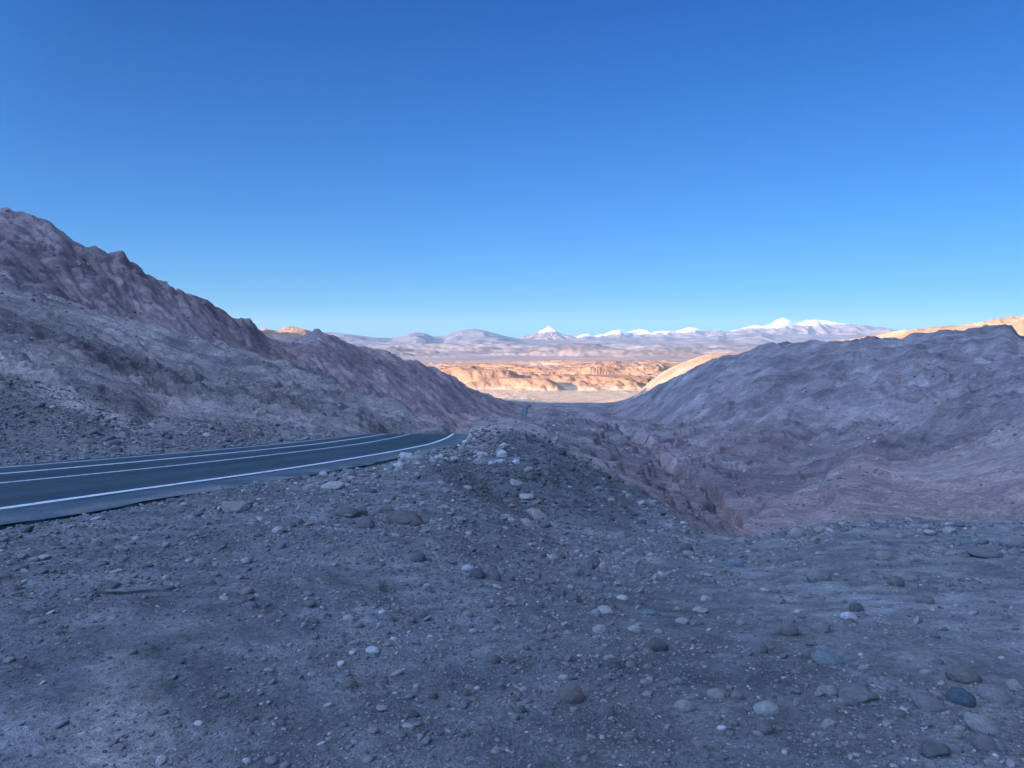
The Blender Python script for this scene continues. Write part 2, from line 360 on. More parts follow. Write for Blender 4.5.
def set_mesh(name, verts, faces, mat, attr=None, smooth=True, parent=None):
    me = bpy.data.meshes.new(name)
    verts = np.ascontiguousarray(verts, dtype=np.float32); faces = np.ascontiguousarray(faces, dtype=np.int32)
    k = faces.shape[1]
    me.vertices.add(len(verts)); me.vertices.foreach_set('co', verts.ravel())
    me.loops.add(faces.size); me.loops.foreach_set('vertex_index', faces.ravel())
    me.polygons.add(len(faces)); me.polygons.foreach_set('loop_start', np.arange(len(faces), dtype=np.int32) * k)
    me.polygons.foreach_set('loop_total', np.full(len(faces), k, dtype=np.int32))
    me.update(calc_edges=True)
    me.polygons.foreach_set('use_smooth', np.full(len(faces), bool(smooth)))
    if attr is not None:
        at = me.color_attributes.new('soil', 'FLOAT_COLOR', 'POINT')
        c = np.ones((len(verts), 4), np.float32); c[:, :3] = attr; at.data.foreach_set('color', c.ravel())
    me.materials.append(mat)
    o = bpy.data.objects.new(name, me); S.collection.objects.link(o)
    if parent: o.parent = parent
    return o

def sub_mesh(name, verts, faces, mat, attr, **k):
    used = np.zeros(len(verts), bool); used[faces.ravel()] = True
    idx = np.cumsum(used) - 1
    return set_mesh(name, verts[used], idx[faces], mat, attr[used], **k)

def grid_faces(nc, nr, wrap=False):
    c = np.arange(nc - (0 if wrap else 1)); r = np.arange(nr - 1)
    C, Rr = np.meshgrid(c, r, indexing='ij'); C2 = (C + 1) % nc
    return np.stack([C * nr + Rr, C2 * nr + Rr, C2 * nr + Rr + 1, C * nr + Rr + 1], -1).reshape(-1, 4)

DARK_STREAK = [tuple(hit(95, 594))[:2], tuple(hit(176, 588))[:2]]  # ends of the dark streak in the near gravel
def lerp3(a, b, t): return a * (1 - t[:, None]) + b * t[:, None]
C3 = lambda *c: np.array([c], float)

def soil_color(x, y, z):
    """colour of the soil and rock; sunlit far slopes carry sunlight in their tone"""
    r = np.hypot(x, y); cut = np.maximum(r * 0.004, 0.02)
    th = np.degrees(np.arctan2(x, y))
    big = fbm(x, y, 14, 4, 101, cut=cut); sm = fbm(x, y, 2.2, 4, 102, cut=cut)
    grav = C3(.165, .165, .172); dust = C3(.265, .245, .235)
    n = np.clip(0.36 + 0.12 * big + 0.26 * sm + .3 * fbm(x, y, .7, 3, 104, cut=cut), 0, 1)
    # paler, sandier towards the right and in the lower left corner
    n = np.clip(n + 0.30 * sstep(x / np.maximum(r, 1), 0.0, 0.5) - 0.10, 0, 1)
    near = lerp3(grav, dust, n)
    # dark loose fill on the brow slope
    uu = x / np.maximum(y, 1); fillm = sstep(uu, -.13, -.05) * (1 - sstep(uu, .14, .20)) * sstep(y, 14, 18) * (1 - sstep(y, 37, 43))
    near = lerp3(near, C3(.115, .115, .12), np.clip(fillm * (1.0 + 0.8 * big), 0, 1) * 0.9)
    # a sandy wheel track at the lower left
    tr = np.exp(-((x + 2.05 + 0.55 * (y - 3.9) + .25 * big) / 0.26) ** 2) * (1 - sstep(y, 4.1, 4.9))
    near = lerp3(near, C3(.36, .31, .275), sstep(tr + .35 * sm + .2 * fbm(x, y, .25, 3, 105), .35, .75) * 0.38)
    ex = np.clip((x - DARK_STREAK[0][0]) / (DARK_STREAK[1][0] - DARK_STREAK[0][0]), 0, 1); sy = DARK_STREAK[0][1] + ex * (DARK_STREAK[1][1] - DARK_STREAK[0][1])
    sm_ = np.exp(-((y - sy - .07 * sm) / .12) ** 2) * (x > DARK_STREAK[0][0] - .05) * (x < DARK_STREAK[1][0] + .05)
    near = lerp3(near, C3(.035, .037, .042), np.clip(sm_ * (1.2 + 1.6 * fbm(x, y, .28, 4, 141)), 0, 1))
    # the brow itself is paler sand
    brow = sstep(r, 35, 41) * (1 - sstep(r, 60, 75)); near = lerp3(near, C3(.36, .30, .27), brow * 0.8)
    # hills
    hb = fbm(x, y, 70, 5, 111, cut=cut); hm = fbm(x * .5, y, 16, 5, 112, cut=cut, gain=.6)
    t = np.clip(.5 + .8 * hb + .5 * hm, 0, 1)
    lfront = lerp3(C3(.205, .168, .162), C3(.33, .272, .25), t)
    lback = lerp3(C3(.215, .155, .158), C3(.30, .225, .215), t)
    f1 = x * .62 + y * .78; f2 = -x * .78 + y * .62
    st = fbm(f1 * .22, f2, 20, 5, 121, cut=cut, gain=.66)
    tr_ = np.clip(.45 + .7 * hb + .75 * st, 0, 1)
    right = lerp3(C3(.245, .182, .183), C3(.29, .222, .216), tr_)
    oc = outcrop(x, y, cut)
    ch = sstep(fbm(f1 * .16, f2, 9, 5, 122, cut=cut, gain=.65), .25, .42)
    right = lerp3(right, C3(.36, .29, .275), ch * .5)
    right = lerp3(right, C3(.125, .105, .11), oc * .5)
    lfront = lerp3(lfront, C3(.15, .13, .13), oc * .6)
    lch = sstep(fbm((x * .62 - y * .78) * .16, x * .78 + y * .62, 12, 4, 123, cut=cut, gain=.6), .2, .5)
    lback = lerp3(lback, C3(.35, .27, .255), lch * .5)
    red = lerp3(C3(.31, .22, .205), C3(.38, .285, .26), t)
    lit = lerp3(C3(.46, .275, .165), C3(.60, .385, .235), t)  # brighter golden base for sun-reached slopes, sunlight put into the colour
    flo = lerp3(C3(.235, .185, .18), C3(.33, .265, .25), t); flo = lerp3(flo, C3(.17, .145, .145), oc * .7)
    vl = (th < 9) * (th > -6); lit = lerp3(lit, flo, vl * 1.0); lit = lerp3(lit, C3(.62, .42, .27), vl * sstep(r, 2250, 2450)); lit = lerp3(lit, C3(.44, .27, .185), sstep(-th, 5, 7))  # floor colour switches to a sunlit tone beyond the shadow edge
    lfm = sstep(r, 190, 260) * (th < 5)
    L = lerp3(lfront, lback, lfm * 1.0)
    # pale debris run on the left spur
    d5 = np.interp(x / np.maximum(y, 1), UT, TD[5]); sp = np.exp(-((y - d5 + 1.0) / 4.0) ** 2) * (1 - sstep(x / np.maximum(y, 1), -.50, -.46)) * (y > 20)
    bench = sstep(y, 36, 46) * (1 - sstep(y, 74, 84)) * sstep(x / np.maximum(y, 1), -.50, -.45) * (1 - sstep(x / np.maximum(y, 1), -.22, -.12))
    L = lerp3(L, C3(.33, .27, .25), bench * .8)
    L = lerp3(L, C3(.40, .335, .30), np.clip(sp * 1.3, 0, 1) * .95)
    cr_ = np.interp(np.tan(np.radians(th)), UT, TD[6]) / np.cos(np.radians(th)); rm = sstep(r, 62, 70) * (1 - sstep(r, cr_ + 1, cr_ + 8)) * sstep(th, 14.5, 17.0)
    scf = sstep(r, 185, 205) * (1 - sstep(r, 300, 380)) * sstep(th, 12, 15) * (1 - sstep(th, 27, 31)); right = lerp3(right, C3(.17, .135, .14), scf * .5)
    Rr = lerp3(right, red, rm)
    mid = sstep(th, -4, 2); hills = lerp3(L, Rr, mid)
    vf = sstep(r, 60, 90) * np.clip(sstep(th, -3, 1) * (1 - sstep(th, 8, 14)), 0, 1) * (1 - sstep(r, 500, 900))
    hills = lerp3(hills, flo, vf * .7)
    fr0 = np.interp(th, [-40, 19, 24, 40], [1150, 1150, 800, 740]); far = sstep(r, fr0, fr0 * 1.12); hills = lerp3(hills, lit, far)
    w = sstep(r, 24, 60); w = np.where(th < -1, sstep(r, 26, 36), w)
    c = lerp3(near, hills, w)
    # asphalt crumbs and dark verge
    v = 1 + 0.16 * fbm(x, y, 0.5, 3, 131, cut=cut)
    return np.clip(c * v[:, None], 0.02, 0.8)

# ------------------------------------------------------------------ terrain mesh: one sheet, cut into its named pieces
thf = np.radians(np.linspace(-41, 41, 1200))
ths = np.radians(np.concatenate([np.linspace(-180, -42, 110)[:-1], ]))
ths2 = np.radians(np.linspace(42, 180, 110)[:-1])
TH = np.concatenate([ths, thf, ths2]); NC = len(TH)
RR = np.concatenate([[0.6, 1.0, 1.5, 2.0], np.exp(np.linspace(math.log(2.4), math.log(3300), 1350))]); NR = len(RR)
TG, RG = np.meshgrid(TH, RR, indexing='ij')
X = (np.sin(TG) * RG).ravel(); Y = (np.cos(TG) * RG).ravel()
Z = terrain(X, Y)
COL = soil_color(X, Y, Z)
ZG = Z.reshape(NC, NR); _LR = np.log(RR)
terrain_exact = terrain
def terrain(x, y, lod=True):
    th_ = np.clip(np.arctan2(x, y), TH[0], TH[-1] - 1e-6); lr = np.clip(np.log(np.maximum(np.hypot(x, y), RR[0])), _LR[0], _LR[-1] - 1e-6)
    i = np.clip(np.searchsorted(TH, th_) - 1, 0, NC - 2); j = np.clip(np.searchsorted(_LR, lr) - 1, 0, NR - 2)
    a = (th_ - TH[i]) / (TH[i + 1] - TH[i]); b = (lr - _LR[j]) / (_LR[j + 1] - _LR[j])
    return (ZG[i, j] * (1 - a) + ZG[i + 1, j] * a) * (1 - b) + (ZG[i, j + 1] * (1 - a) + ZG[i + 1, j + 1] * a) * b
V = np.stack([X, Y, Z], 1); FA = grid_faces(NC, NR, wrap=True)
fc = FA[:, 0]; fx = X[fc]; fy = Y[fc]; fr = np.hypot(fx, fy); fth = np.degrees(np.arctan2(fx, fy))
fo = np.full(len(fc), 1e3); mm = (fr < 130) & (fx < 12); fo[mm] = road_side(fx[mm], fy[mm])
brow_r = np.interp(fth, [-60, -33, -22, -10, -4, 0, 4, 10, 14, 20, 40], [34, 30, 34, 42, 50, 50, 48, 34, 28, 25, 24])
reg = np.zeros(len(fc), int)                       # 0 ground
reg[(fr > brow_r)] = 3                             # valley
reg[(fr > brow_r) & (fth < -1.5) & (fth > -60)] = 1          # front left hill
reg[(fr > 232) & (fth < -1.5) & (fth > -60)] = 2             # back left ridge
reg[(fr > brow_r) & (fth > 13) & (fth < 60)] = 4
reg[(fr > 235) & (fth > 9) & (fth < 60)] = 5
reg[(fr > 900) & (fth > 7.5) & (fth < 19)] = 5
reg[(np.abs(fth) > 60) & (fr > 60)] = 6
names = ['ground', 'hill', 'ridge', 'valley', 'mound', 'hillside', 'shading_ridge']
labels = ['dark gravel ground in front of the road and the ravine', 'stony grey hill rising beside the road on the left', 'high reddish ridge behind the stony hill on the left',
          'broad valley floor between the ridge and the hillside', 'smooth reddish mound across the ravine on the right', 'long mauve hillside closing the valley on the right', 'high ridge behind the viewpoint that shades the valley']
for k, nm in enumerate(names):
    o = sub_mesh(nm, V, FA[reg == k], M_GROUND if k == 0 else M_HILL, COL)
    o['kind'] = 'structure'; o['label'] = labels[k]

# ------------------------------------------------------------------ low desert beyond, out to the horizon
def plain_z(x, y):
    r = np.hypot(x, y); cut = r * 0.0022
    u = x / np.maximum(y, 1)
    z = -212 + 6 * fbm(x, y, 1500, 4, 201, cut=cut)
    wx = x + 160 * fbm(x, y, 900, 3, 202); wy = y + 160 * fbm(x, y, 900, 3, 203)
    # badlands: strata cut into mesas
    b = fbm(wx * 0.34, wy, 700, 7, 211, gain=.58, cut=cut)
    m = sstep(r, 3600, 4200) * (1 - sstep(r, 6500, 9000))
    mesa = (sstep(b, 0.0, 0.04) * 15 + sstep(b, 0.2, 0.24) * 12 + sstep(b, .42, .46) * 8 + b * 4) * m
    z = z + np.maximum(mesa, 0)
    z = z + m * (fbm(wx * .6, wy, 150, 5, 215, gain=.6, cut=cut, ridged=True) - .4) * 7 + m * (fbm(wx * .45, wy, 420, 4, 217, gain=.55, cut=cut, ridged=True) - .45) * 15
    # the long rounded spur in the sun (centre) and the block left of it
    def blob(cx, cy, ax, ay, rot, h, p=1.0, seed=0):
        c, s = math.cos(rot), math.sin(rot); dx = wx - cx; dy = wy - cy
        e = np.hypot((dx * c + dy * s) / ax, (-dx * s + dy * c) / ay)
        e = e + 0.22 * fbm(x, y, 240, 6, 220 + seed, gain=.6, cut=cut)
        hh = (1 - sstep(e, 0.25, 1.0)) ** p; return h * hh + (np.abs(pnoise(x / 60, y / 110, 229 + seed)) - .3) * 18 * hh * (1 - hh) * 4 * .6
    z = z + blob(330, 3560, 620, 260, R(-5), 56, 1.0, 1)
    z = z + blob(-80, 3300, 210, 120, R(12), 46, .8, 2)
    z = z + blob(-190, 3950, 330, 150, R(10), 60, .7, 4) + blob(560, 4700, 330, 90, R(8), 16, .6, 5) + blob(1050, 5200, 330, 110, 0, 26, .6, 6)
    z = z + sstep(r, 2700, 3300) * fbm(wx, wy, 210, 5, 216, cut=cut, ridged=True) * 5 * (1 - sstep(r, 4000, 6000))
    # low dark hills further out
    hm = sstep(r, 9000, 12000) * (1 - sstep(r, 20000, 26000))
    z = z + hm * np.maximum(fbm(x * .8, y, 2200, 6, 231, gain=.6, cut=cut) - .05, -.05) * 130
    # the plain climbs towards the mountains
    z = z + 0.012 * np.clip(r - 14000, 0, 40000)
    return z
thp = np.radians(np.concatenate([np.linspace(-40, -15, 70)[:-1], np.linspace(-15, 17, 900), np.linspace(17, 40, 90)[1:]])); rp = np.concatenate([np.exp(np.linspace(math.log(2600), math.log(9000), 760))[:-1], np.exp(np.linspace(math.log(9000), math.log(64000), 260))])
TG, RG = np.meshgrid(thp, rp, indexing='ij'); x = (np.sin(TG) * RG).ravel(); y = (np.cos(TG) * RG).ravel()
z = plain_z(x, y)
z = np.where(np.hypot(x, y) < 3300, np.minimum(z, terrain(x, y) - 0.4 + 60 * sstep(np.hypot(x, y), 2700, 3300)), z)
r = np.hypot(x, y); t = np.clip(.5 + .7 * fbm(x, y, 1800, 5, 241, cut=r * .004) + .4 * fbm(x * .3, y, 300, 5, 242, cut=r * .004), 0, 1)
pc = lerp3(C3(.36, .205, .135), C3(.46, .30, .20), t)
pc = lerp3(pc, lerp3(C3(.36, .25, .21), C3(.46, .34, .28), t), sstep(r, 5000, 9000))
pc = lerp3(pc, lerp3(C3(.20, .16, .15), C3(.40, .31, .26), t), sstep(r, 9000, 15000))
hi = sstep(z + 212, 8, 30) * (r < 9000); pc = lerp3(pc, lerp3(C3(.29, .15, .09), C3(.40, .23, .14), t), hi * .9)
sun_strip = np.exp(-((r - 2720) / 90) ** 2) * (x > -50) ; pc = lerp3(pc, C3(.62, .46, .32), np.clip(sun_strip, 0, 1) * .5)  # flat strip paled to make up for the weak grazing sun
sand = 1 - sstep(z + 212, 6, 22); pc = lerp3(pc, C3(.60, .40, .25), sand * (r < 4300) * .85)  # sand colour brightened where grazing sun leaves the flats dim
o = set_mesh('desert_plain', np.stack([x, y, z], 1), grid_faces(len(thp), len(rp)), M_PLAIN, pc)
o['kind'] = 'structure'; o['label'] = 'sunlit orange desert plain with low mesas below the mountains'
# the rest of the world's ground, out to the horizon all round
tho = np.radians(np.concatenate([np.linspace(40, 320, 60)])); ro = np.array([3300 * .97, 5000, 9000, 20000, 64000.])
TG, RG = np.meshgrid(tho, ro, indexing='ij'); x = (np.sin(TG) * RG).ravel(); y = (np.cos(TG) * RG).ravel()
z = -212 + 6 * fbm(x, y, 1500, 3, 201)
o = set_mesh('terrain', np.stack([x, y, z], 1), grid_faces(len(tho), len(ro)), M_PLAIN, np.tile(C3(.42, .3, .22), (len(x), 1)))
o['kind'] = 'structure'; o['label'] = 'open desert land running out behind the ridges'

# ------------------------------------------------------------------ mountains
def mountain_mat(name, snow_lo, snow_hi, low=(.27, .235, .24), high=(.16, .155, .18), slope=0.0):
    t = NT(name)
    n1 = t.noise(0.0006, 8, 0.62); n2 = t.noise(0.003, 6, .6)
    c = t.mix(t.ramp(n1, [(0.35, 0.0), (0.65, 1.0)]), low, high)
    c = t.mix(1.0, c, t.ramp(n2, [(0.3, .75), (0.7, 1.3)]), 'MULTIPLY')
    sp = t.n('ShaderNodeSeparateXYZ'); t.link(t.pos, sp.inputs[0])
    xg = t.n('ShaderNodeMath', operation='MULTIPLY_ADD'); t.link(sp.outputs[0], xg.inputs[0]); xg.inputs[1].default_value = -slope; t.link(sp.outputs[2], xg.inputs[2])
    ad = t.n('ShaderNodeMath', operation='MULTIPLY_ADD'); t.link(n1, ad.inputs[0]); ad.inputs[1].default_value = 700; t.link(xg.outputs[0], ad.inputs[2])
    ad2 = t.n('ShaderNodeMath', operation='MULTIPLY_ADD'); t.link(n2, ad2.inputs[0]); ad2.inputs[1].default_value = 350; t.link(ad.outputs[0], ad2.inputs[2])
    f = t.mapr(ad2.outputs[0], snow_lo + 525, snow_hi + 525, 0, 1)
    c = t.mix(f, c, (.86, .87, .90))
    return t.done(c, t.bump(n2, 60, .7))

def mountains(name, label, sil, dist, foot, depth, mat, seed, rough=1.0, rough2=1.0, ncol=700, nrow=110):
    us = np.array([ray(p, q)[0] for p, q in sil]); vs = np.array([ray(p, q)[1] for p, q in sil])
    u = np.linspace(us[0], us[-1], ncol); v = np.interp(u, us, vs)
    t = np.concatenate([np.linspace(0, 1, nrow), np.linspace(1, 2, 26)[1:]])
    U, T = np.meshgrid(u, t, indexing='ij'); Vv = np.repeat(v[:, None], len(t), 1)
    D = np.where(T <= 1, foot + (dist - foot) * T, dist + depth * (T - 1))
    x = U * D; y = D
    zb = -230 + 0.012 * np.clip(np.hypot(x, y) - 14000, 0, 40000)
    top = Vv * dist
    edge = sstep(U, us[0], us[0] + .03) * (1 - sstep(U, us[-1] - .03, us[-1]))
    prof = np.where(T <= 1, T ** 1.7, 1 - sstep(T - 1, 0, 1))
    cut = 130.0
    wx = x + 500 * fbm(x, y, 4000, 3, seed + 5); wy = y + 500 * fbm(x, y, 4000, 3, seed + 6)
    rd = fbm(wx, wy * .55, 3600, 7, seed, gain=.6, cut=cut, ridged=True) - .62
    rel = (top - zb)
    jg = fbm(x, y, 1500, 4, seed + 9, gain=.6, cut=cut, ridged=True) - .6
    z = zb - 15 + (jg * 55 * sstep(T, .6, 1) * rough2 + rel * prof + rd * rel * 0.30 * rough * np.sin(np.clip(T, 0, 1.0) * math.pi) ** .7 * (1 - .85 * sstep(T, .72, 1)) + rd * 22 * rough * T.clip(0, 1)) * (0.02 + .98 * edge)
    V_ = np.stack([x.ravel(), y.ravel(), z.ravel()], 1)
    o = set_mesh(name, V_, grid_faces(ncol, len(t)), mat)
    o['kind'] = 'structure'; o['label'] = label
    return o
M_MTN = mountain_mat('mountain_rock', 2600, 2700)
M_SNOW = mountain_mat('snow_mountain_rock', 80, 170, (.25, .20, .20), (.17, .15, .165), slope=.048)
M_VOLC = mountain_mat('volcano_rock', 520, 620, (.24, .18, .17), (.19, .15, .15))
mountains('mountain_range', 'bare brown foothills in front of the snow mountains',
          [(150, 336), (250, 333), (335, 332), (350, 334), (372, 337), (392, 337.5), (400, 336), (408, 333.5), (416, 332.5), (426, 333.5), (434, 337), (444, 335.5), (452, 332), (462, 330), (473, 328.5), (480, 329.5), (490, 332), (505, 336), (520, 339), (545, 340), (570, 340.5), (590, 339), (604, 338), (620, 337.5), (640, 338.5), (665, 337), (690, 338), (706, 336.5), (718, 335), (728, 337), (745, 333), (762, 332), (775, 335), (800, 334.5), (830, 335), (860, 335), (885, 335), (930, 336), (1020, 336), (1100, 338)],
          33000, 20000, 6000, M_MTN, 301, .8, .25)
mountains('snow_mountain_range', 'far snow-capped mountain range along the skyline',
          [(480, 342), (560, 341), (574, 338), (583, 335), (588, 334), (594, 336), (604, 335), (612, 331.5), (620, 329.5), (628, 332), (634, 331), (641, 329.5), (650, 331.5), (662, 330.5), (672, 332), (682, 329), (690, 327), (698, 328.5), (706, 330.5), (716, 330), (726, 332), (738, 329), (748, 327), (757, 325.5), (766, 326.5), (772, 323), (778, 319.5), (784, 318), (790, 320), (798, 322.5), (806, 320.5), (815, 320), (826, 321.5), (838, 323.5), (852, 324.5), (868, 325.5), (880, 327), (895, 330), (930, 333), (1100, 340)],
          47000, 31000, 9000, M_SNOW, 331, 1.0)
def volcano():
    apex = ray(549, 326.3); dist = 40000; cx = apex[0] * dist; top = apex[1] * dist
    n = 220; rr = np.linspace(0, 1, 90) ** 1.2; th = np.linspace(0, 2 * math.pi, n, endpoint=False)
    T, Rg = np.meshgrid(th, rr, indexing='ij')
    rad = Rg * 4000; x = cx + rad * np.cos(T); y = dist + rad * np.sin(T)
    rad = rad * (1 + .10 * fbm(np.cos(T) * 2, np.sin(T) * 2, 1.1, 3, 352)); h = np.interp(rad, [0, 40, 250, 500, 750, 1050, 1600, 2500, 4400], [top + 10, top - 15, 655, 490, 370, 265, 130, 20, -260])
    rg = fbm(x * .8, (y - dist) * .8, 620, 5, 351, gain=.6, ridged=True)
    h = h + (rg - .5) * 75 * np.sin(np.clip(Rg * 1.6, 0, 1) * math.pi * .75) * (Rg > 0)
    V_ = np.stack([x.ravel(), y.ravel(), h.ravel()], 1)
    o = set_mesh('volcano', V_, grid_faces(n, len(rr), wrap=True), M_VOLC)
    o['kind'] = 'structure'; o['label'] = 'lone snow-tipped volcano cone on the skyline'
volcano()

# ------------------------------------------------------------------ road surface and its painted lines
def ribbon(name, o0, o1, lift, mat, nacross=6, colour=None, ragged=0.0, parent=None):
    P, N = RP, norm_l; offs = np.linspace(o0, o1, nacross)
    O = np.repeat(offs[None, :], len(P), 0)
    if ragged:
        e = fbm(P[:, 0] * 1.0, P[:, 1] * 1.0, 1.6, 4, 77)
        O = O + (ragged * e)[:, None] * np.linspace(1, 0, nacross)[None, :]
    x = P[:, 0:1] + N[:, 0:1] * O; y = P[:, 1:2] + N[:, 1:2] * O
    z = road_z(x, y) + lift
    c = colour(x.ravel(), y.ravel(), O.ravel()) if colour else None
    return set_mesh(name, np.stack([x.ravel(), y.ravel(), z.ravel()], 1), grid_faces(len(P), nacross), mat, c, parent=parent)
def asphalt_col(x, y, o):
    # along-the-road stretched wear, wheel tracks, patches and blown sand
    c0 = C3(.036, .054, .068); c1 = C3(.056, .079, .095)
    al = x * .17 + y * .98
    n = np.clip(.45 + .6 * fbm(o, al * .12, 1.1, 4, 78) + .3 * fbm(x, y, 5, 3, 79), 0, 1)
    c = lerp3(c0, c1, n)
    w = sum(np.exp(-((o - q) / .32) ** 2) for q in (.95, 2.6, 4.4, 6.4)); c = c * (1 - .16 * np.clip(w, 0, 1))[:, None]
    pt = (np.abs(al % 31 - 6) < 3.2) * (np.abs(o - 1.7) < 1.15) + (np.abs(al % 47 - 30) < 2.4) * (np.abs(o - 4.6) < .9)
    c = c * (1 - .22 * np.clip(pt, 0, 1))[:, None]
    d = sstep(fbm(x, y, 2.2, 4, 80), -.1, .5) * (np.exp(-((o - R_OUT) / .5) ** 2) + np.exp(-((o + .2) / .25) ** 2) * .35)
    return lerp3(c, C3(.26, .235, .225), np.clip(d, 0, 1) * .75)
def shoulder_col(x, y, o):
    n = np.clip(.5 + .7 * fbm(x, y, 1.4, 5, 81), 0, 1)
    c = lerp3(C3(.062, .090, .110), C3(.10, .13, .148), n)
    d = sstep(fbm(x, y, 1.1, 5, 82), -.25, .45) * (1 - sstep(o, R_IN, -.35))
    return lerp3(c, C3(.21, .20, .20), np.clip(d, 0, 1) * .85)
t = NT('asphalt', 0.8)
c = t.mix(1.0, t.attr('soil'), t.ramp(t.noise(35, 4, .7), [(.3, .72), (.7, 1.3)]), 'MULTIPLY')
ck = t.n('ShaderNodeTexVoronoi', feature='DISTANCE_TO_EDGE'); ck.inputs['Scale'].default_value = .35
wv = t.n('ShaderNodeVectorMath', operation='ADD'); t.link(t.pos, wv.inputs[0])
nz = t.n('ShaderNodeTexNoise'); nz.inputs['Scale'].default_value = 1.5; nz.inputs['Detail'].default_value = 5; t.link(t.pos, nz.inputs['Vector']); t.link(nz.outputs['Color'], wv.inputs[1]); t.link(wv.outputs[0], ck.inputs['Vector'])
c = t.mix(t.ramp(ck.outputs[0], [(0.0, 1.0), (.008, 0.0)]), c, (.018, .02, .024))
M_ASPH = t.done(c, t.bump(t.noise(90, 3), .004, .6))
t = NT('shoulder_asphalt', 0.9)
c = t.mix(1.0, t.attr('soil'), t.ramp(t.noise(22, 5, .7), [(.3, .65), (.7, 1.35)]), 'MULTIPLY'); M_SHOULDER = t.done(c, t.bump(t.noise(40, 4), .01, .8))
t = NT('road_paint', 0.6)
c = t.mix(t.ramp(t.noise(7, 8, .75), [(.36, 0.), (.50, 1.)]), (.26, .29, .31), (.66, .70, .72)); M_PAINT = t.done(c)
road = ribbon('road', -0.22, R_OUT, 0.0, M_ASPH, nacross=90, colour=asphalt_col); road['kind'] = 'structure'; road['label'] = 'dark asphalt road curving away to the left'
sh = ribbon('road_shoulder', R_IN, -0.22, -0.004, M_SHOULDER, nacross=14, colour=shoulder_col, ragged=.16); sh['kind'] = 'structure'; sh['label'] = 'greyer paved shoulder along the near side of the road'
# lip of the asphalt so that it has a thickness
sk = ribbon('road_edge', R_IN - 0.03, R_IN + 0.02, -0.012, M_SHOULDER, nacross=3, colour=shoulder_col, ragged=.16); sk['kind'] = 'structure'
sk_me = sk.data
co = np.empty(len(sk_me.vertices) * 3, np.float32); sk_me.vertices.foreach_get('co', co); co = co.reshape(-1, 3); co[0::3, 2] -= 0.16; co[1::3, 2] -= 0.03
sk_me.vertices.foreach_set('co', co.ravel()); sk_me.update()
for off, w, lb in ((0.0, .17, 'bold white edge line nearest the gravel'), (3.5, .11, 'white centre line, near one of the pair'), (5.6, .17, 'white centre line, far one of the pair'), (7.4, .10, 'thin white line along the far edge')):
    ln = ribbon('road_line', off - w / 2 - .015, off + w / 2 + .015, 0.005, M_PAINT, nacross=2); ln['kind'] = 'structure'; ln['label'] = lb

# distant piece of the same road seen end-on in the valley
def far_road():
    pts = []
    for py, px in ((420, 523), (416, 523.3), (412, 523.8), (409, 524.6), (407, 525.8), (405.5, 527.5), (404.5, 530)):
        h = hit(px, py, d0=400)
        if h is None: continue
        pts.append(h)
    pts = [p for p in pts]
    pts.sort(key=lambda p: p.y)
    v = []
    for p in pts:
        for sx in (-1, 0, 1): v.append((p.x + sx * 4.6, p.y, 0))
    v = np.array(v, float)
    # resample along and drape
    n = len(pts); out = []
    ys = np.linspace(pts[0].y, pts[-1].y, 120); xs = np.interp(ys, [p.y for p in pts], [p.x for p in pts])
    for sx in (-1, -.33, .33, 1):
        out.append(np.stack([xs + sx * 3.6, ys], 1))
    out = np.array(out)
    zz = np.max([terrain(out[i, :, 0].copy(), out[i, :, 1].copy()) for i in range(4)], axis=0) + 1.0
    k = np.ones(9) / 9; zz = np.convolve(np.pad(zz, 4, mode='edge'), k, 'valid')
    V_ = np.concatenate([np.concatenate([out[i], zz[:, None]], 1) for i in range(4)])
    o = set_mesh('road', V_, grid_faces(4, 120), M_SHOULDER, np.tile(C3(.12, .16, .20), (len(V_), 1))); o['kind'] = 'structure'; o['label'] = 'far stretch of road seen end-on in the valley'
far_road()

# ------------------------------------------------------------------ stones
def rock_mat():
    t = NT('stone'); oi = t.n('ShaderNodeObjectInfo')
    tc = t.n('ShaderNodeTexCoord').outputs['Object']
    n = t.noise(3.2, 7, .65, tc); n2 = t.noise(18, 5, .6, tc)
    c = t.mix(1.0, oi.outputs['Color'], t.ramp(n, [(.3, .72), (.7, 1.22)]), 'MULTIPLY')
    c = t.mix(1.0, c, t.ramp(n2, [(.3, .85), (.7, 1.12)]), 'MULTIPLY')
    return t.done(c, t.bump(n2, .05, .6, t.bump(n, .12, .5)))
M_ROCK = rock_mat()
t = NT('gravel_stone'); M_GRAVEL = t.done(t.mix(1.0, t.attr('soil'), t.ramp(t.noise(60, 3), [(.3, .8), (.7, 1.2)]), 'MULTIPLY'))

def ico(sub):
    import bmesh
    bm = bmesh.new(); bmesh.ops.create_icosphere(bm, subdivisions=sub, radius=1.0)
    v = np.array([p.co[:] for p in bm.verts]); f = np.array([[q.index for q in p.verts] for p in bm.faces]); bm.free()
    return v, f
ICO1 = ico(1); ICO2 = ico(2); ICO4 = ico(4)
def shape(v, seed, kind):
    rg = np.random.default_rng(seed)
    d = v.copy()
    # planes cut off the ball give worn or broken faces
    ncut = {'round': 9, 'slab': 12, 'jag': 16}[kind]; lo = {'round': .84, 'slab': .66, 'jag': .52}[kind]
    for _ in range(ncut):
        nn = rg.normal(size=3); nn /= np.linalg.norm(nn); h = rg.uniform(lo, .98)
        s = d @ nn; ex = np.clip(s - h, 0, None)
        d = d - nn * (ex * (.75 if kind == 'round' else .96))[:, None]
    a = fbm(d[:, 0] * 1.2 + d[:, 2] * .7 + seed, d[:, 1] * 1.2 - d[:, 2] * .8, 1.3, 4, seed)
    d = d * (1 + (.10 if kind == 'round' else .13) * a)[:, None]
    return d
PROTO = {}
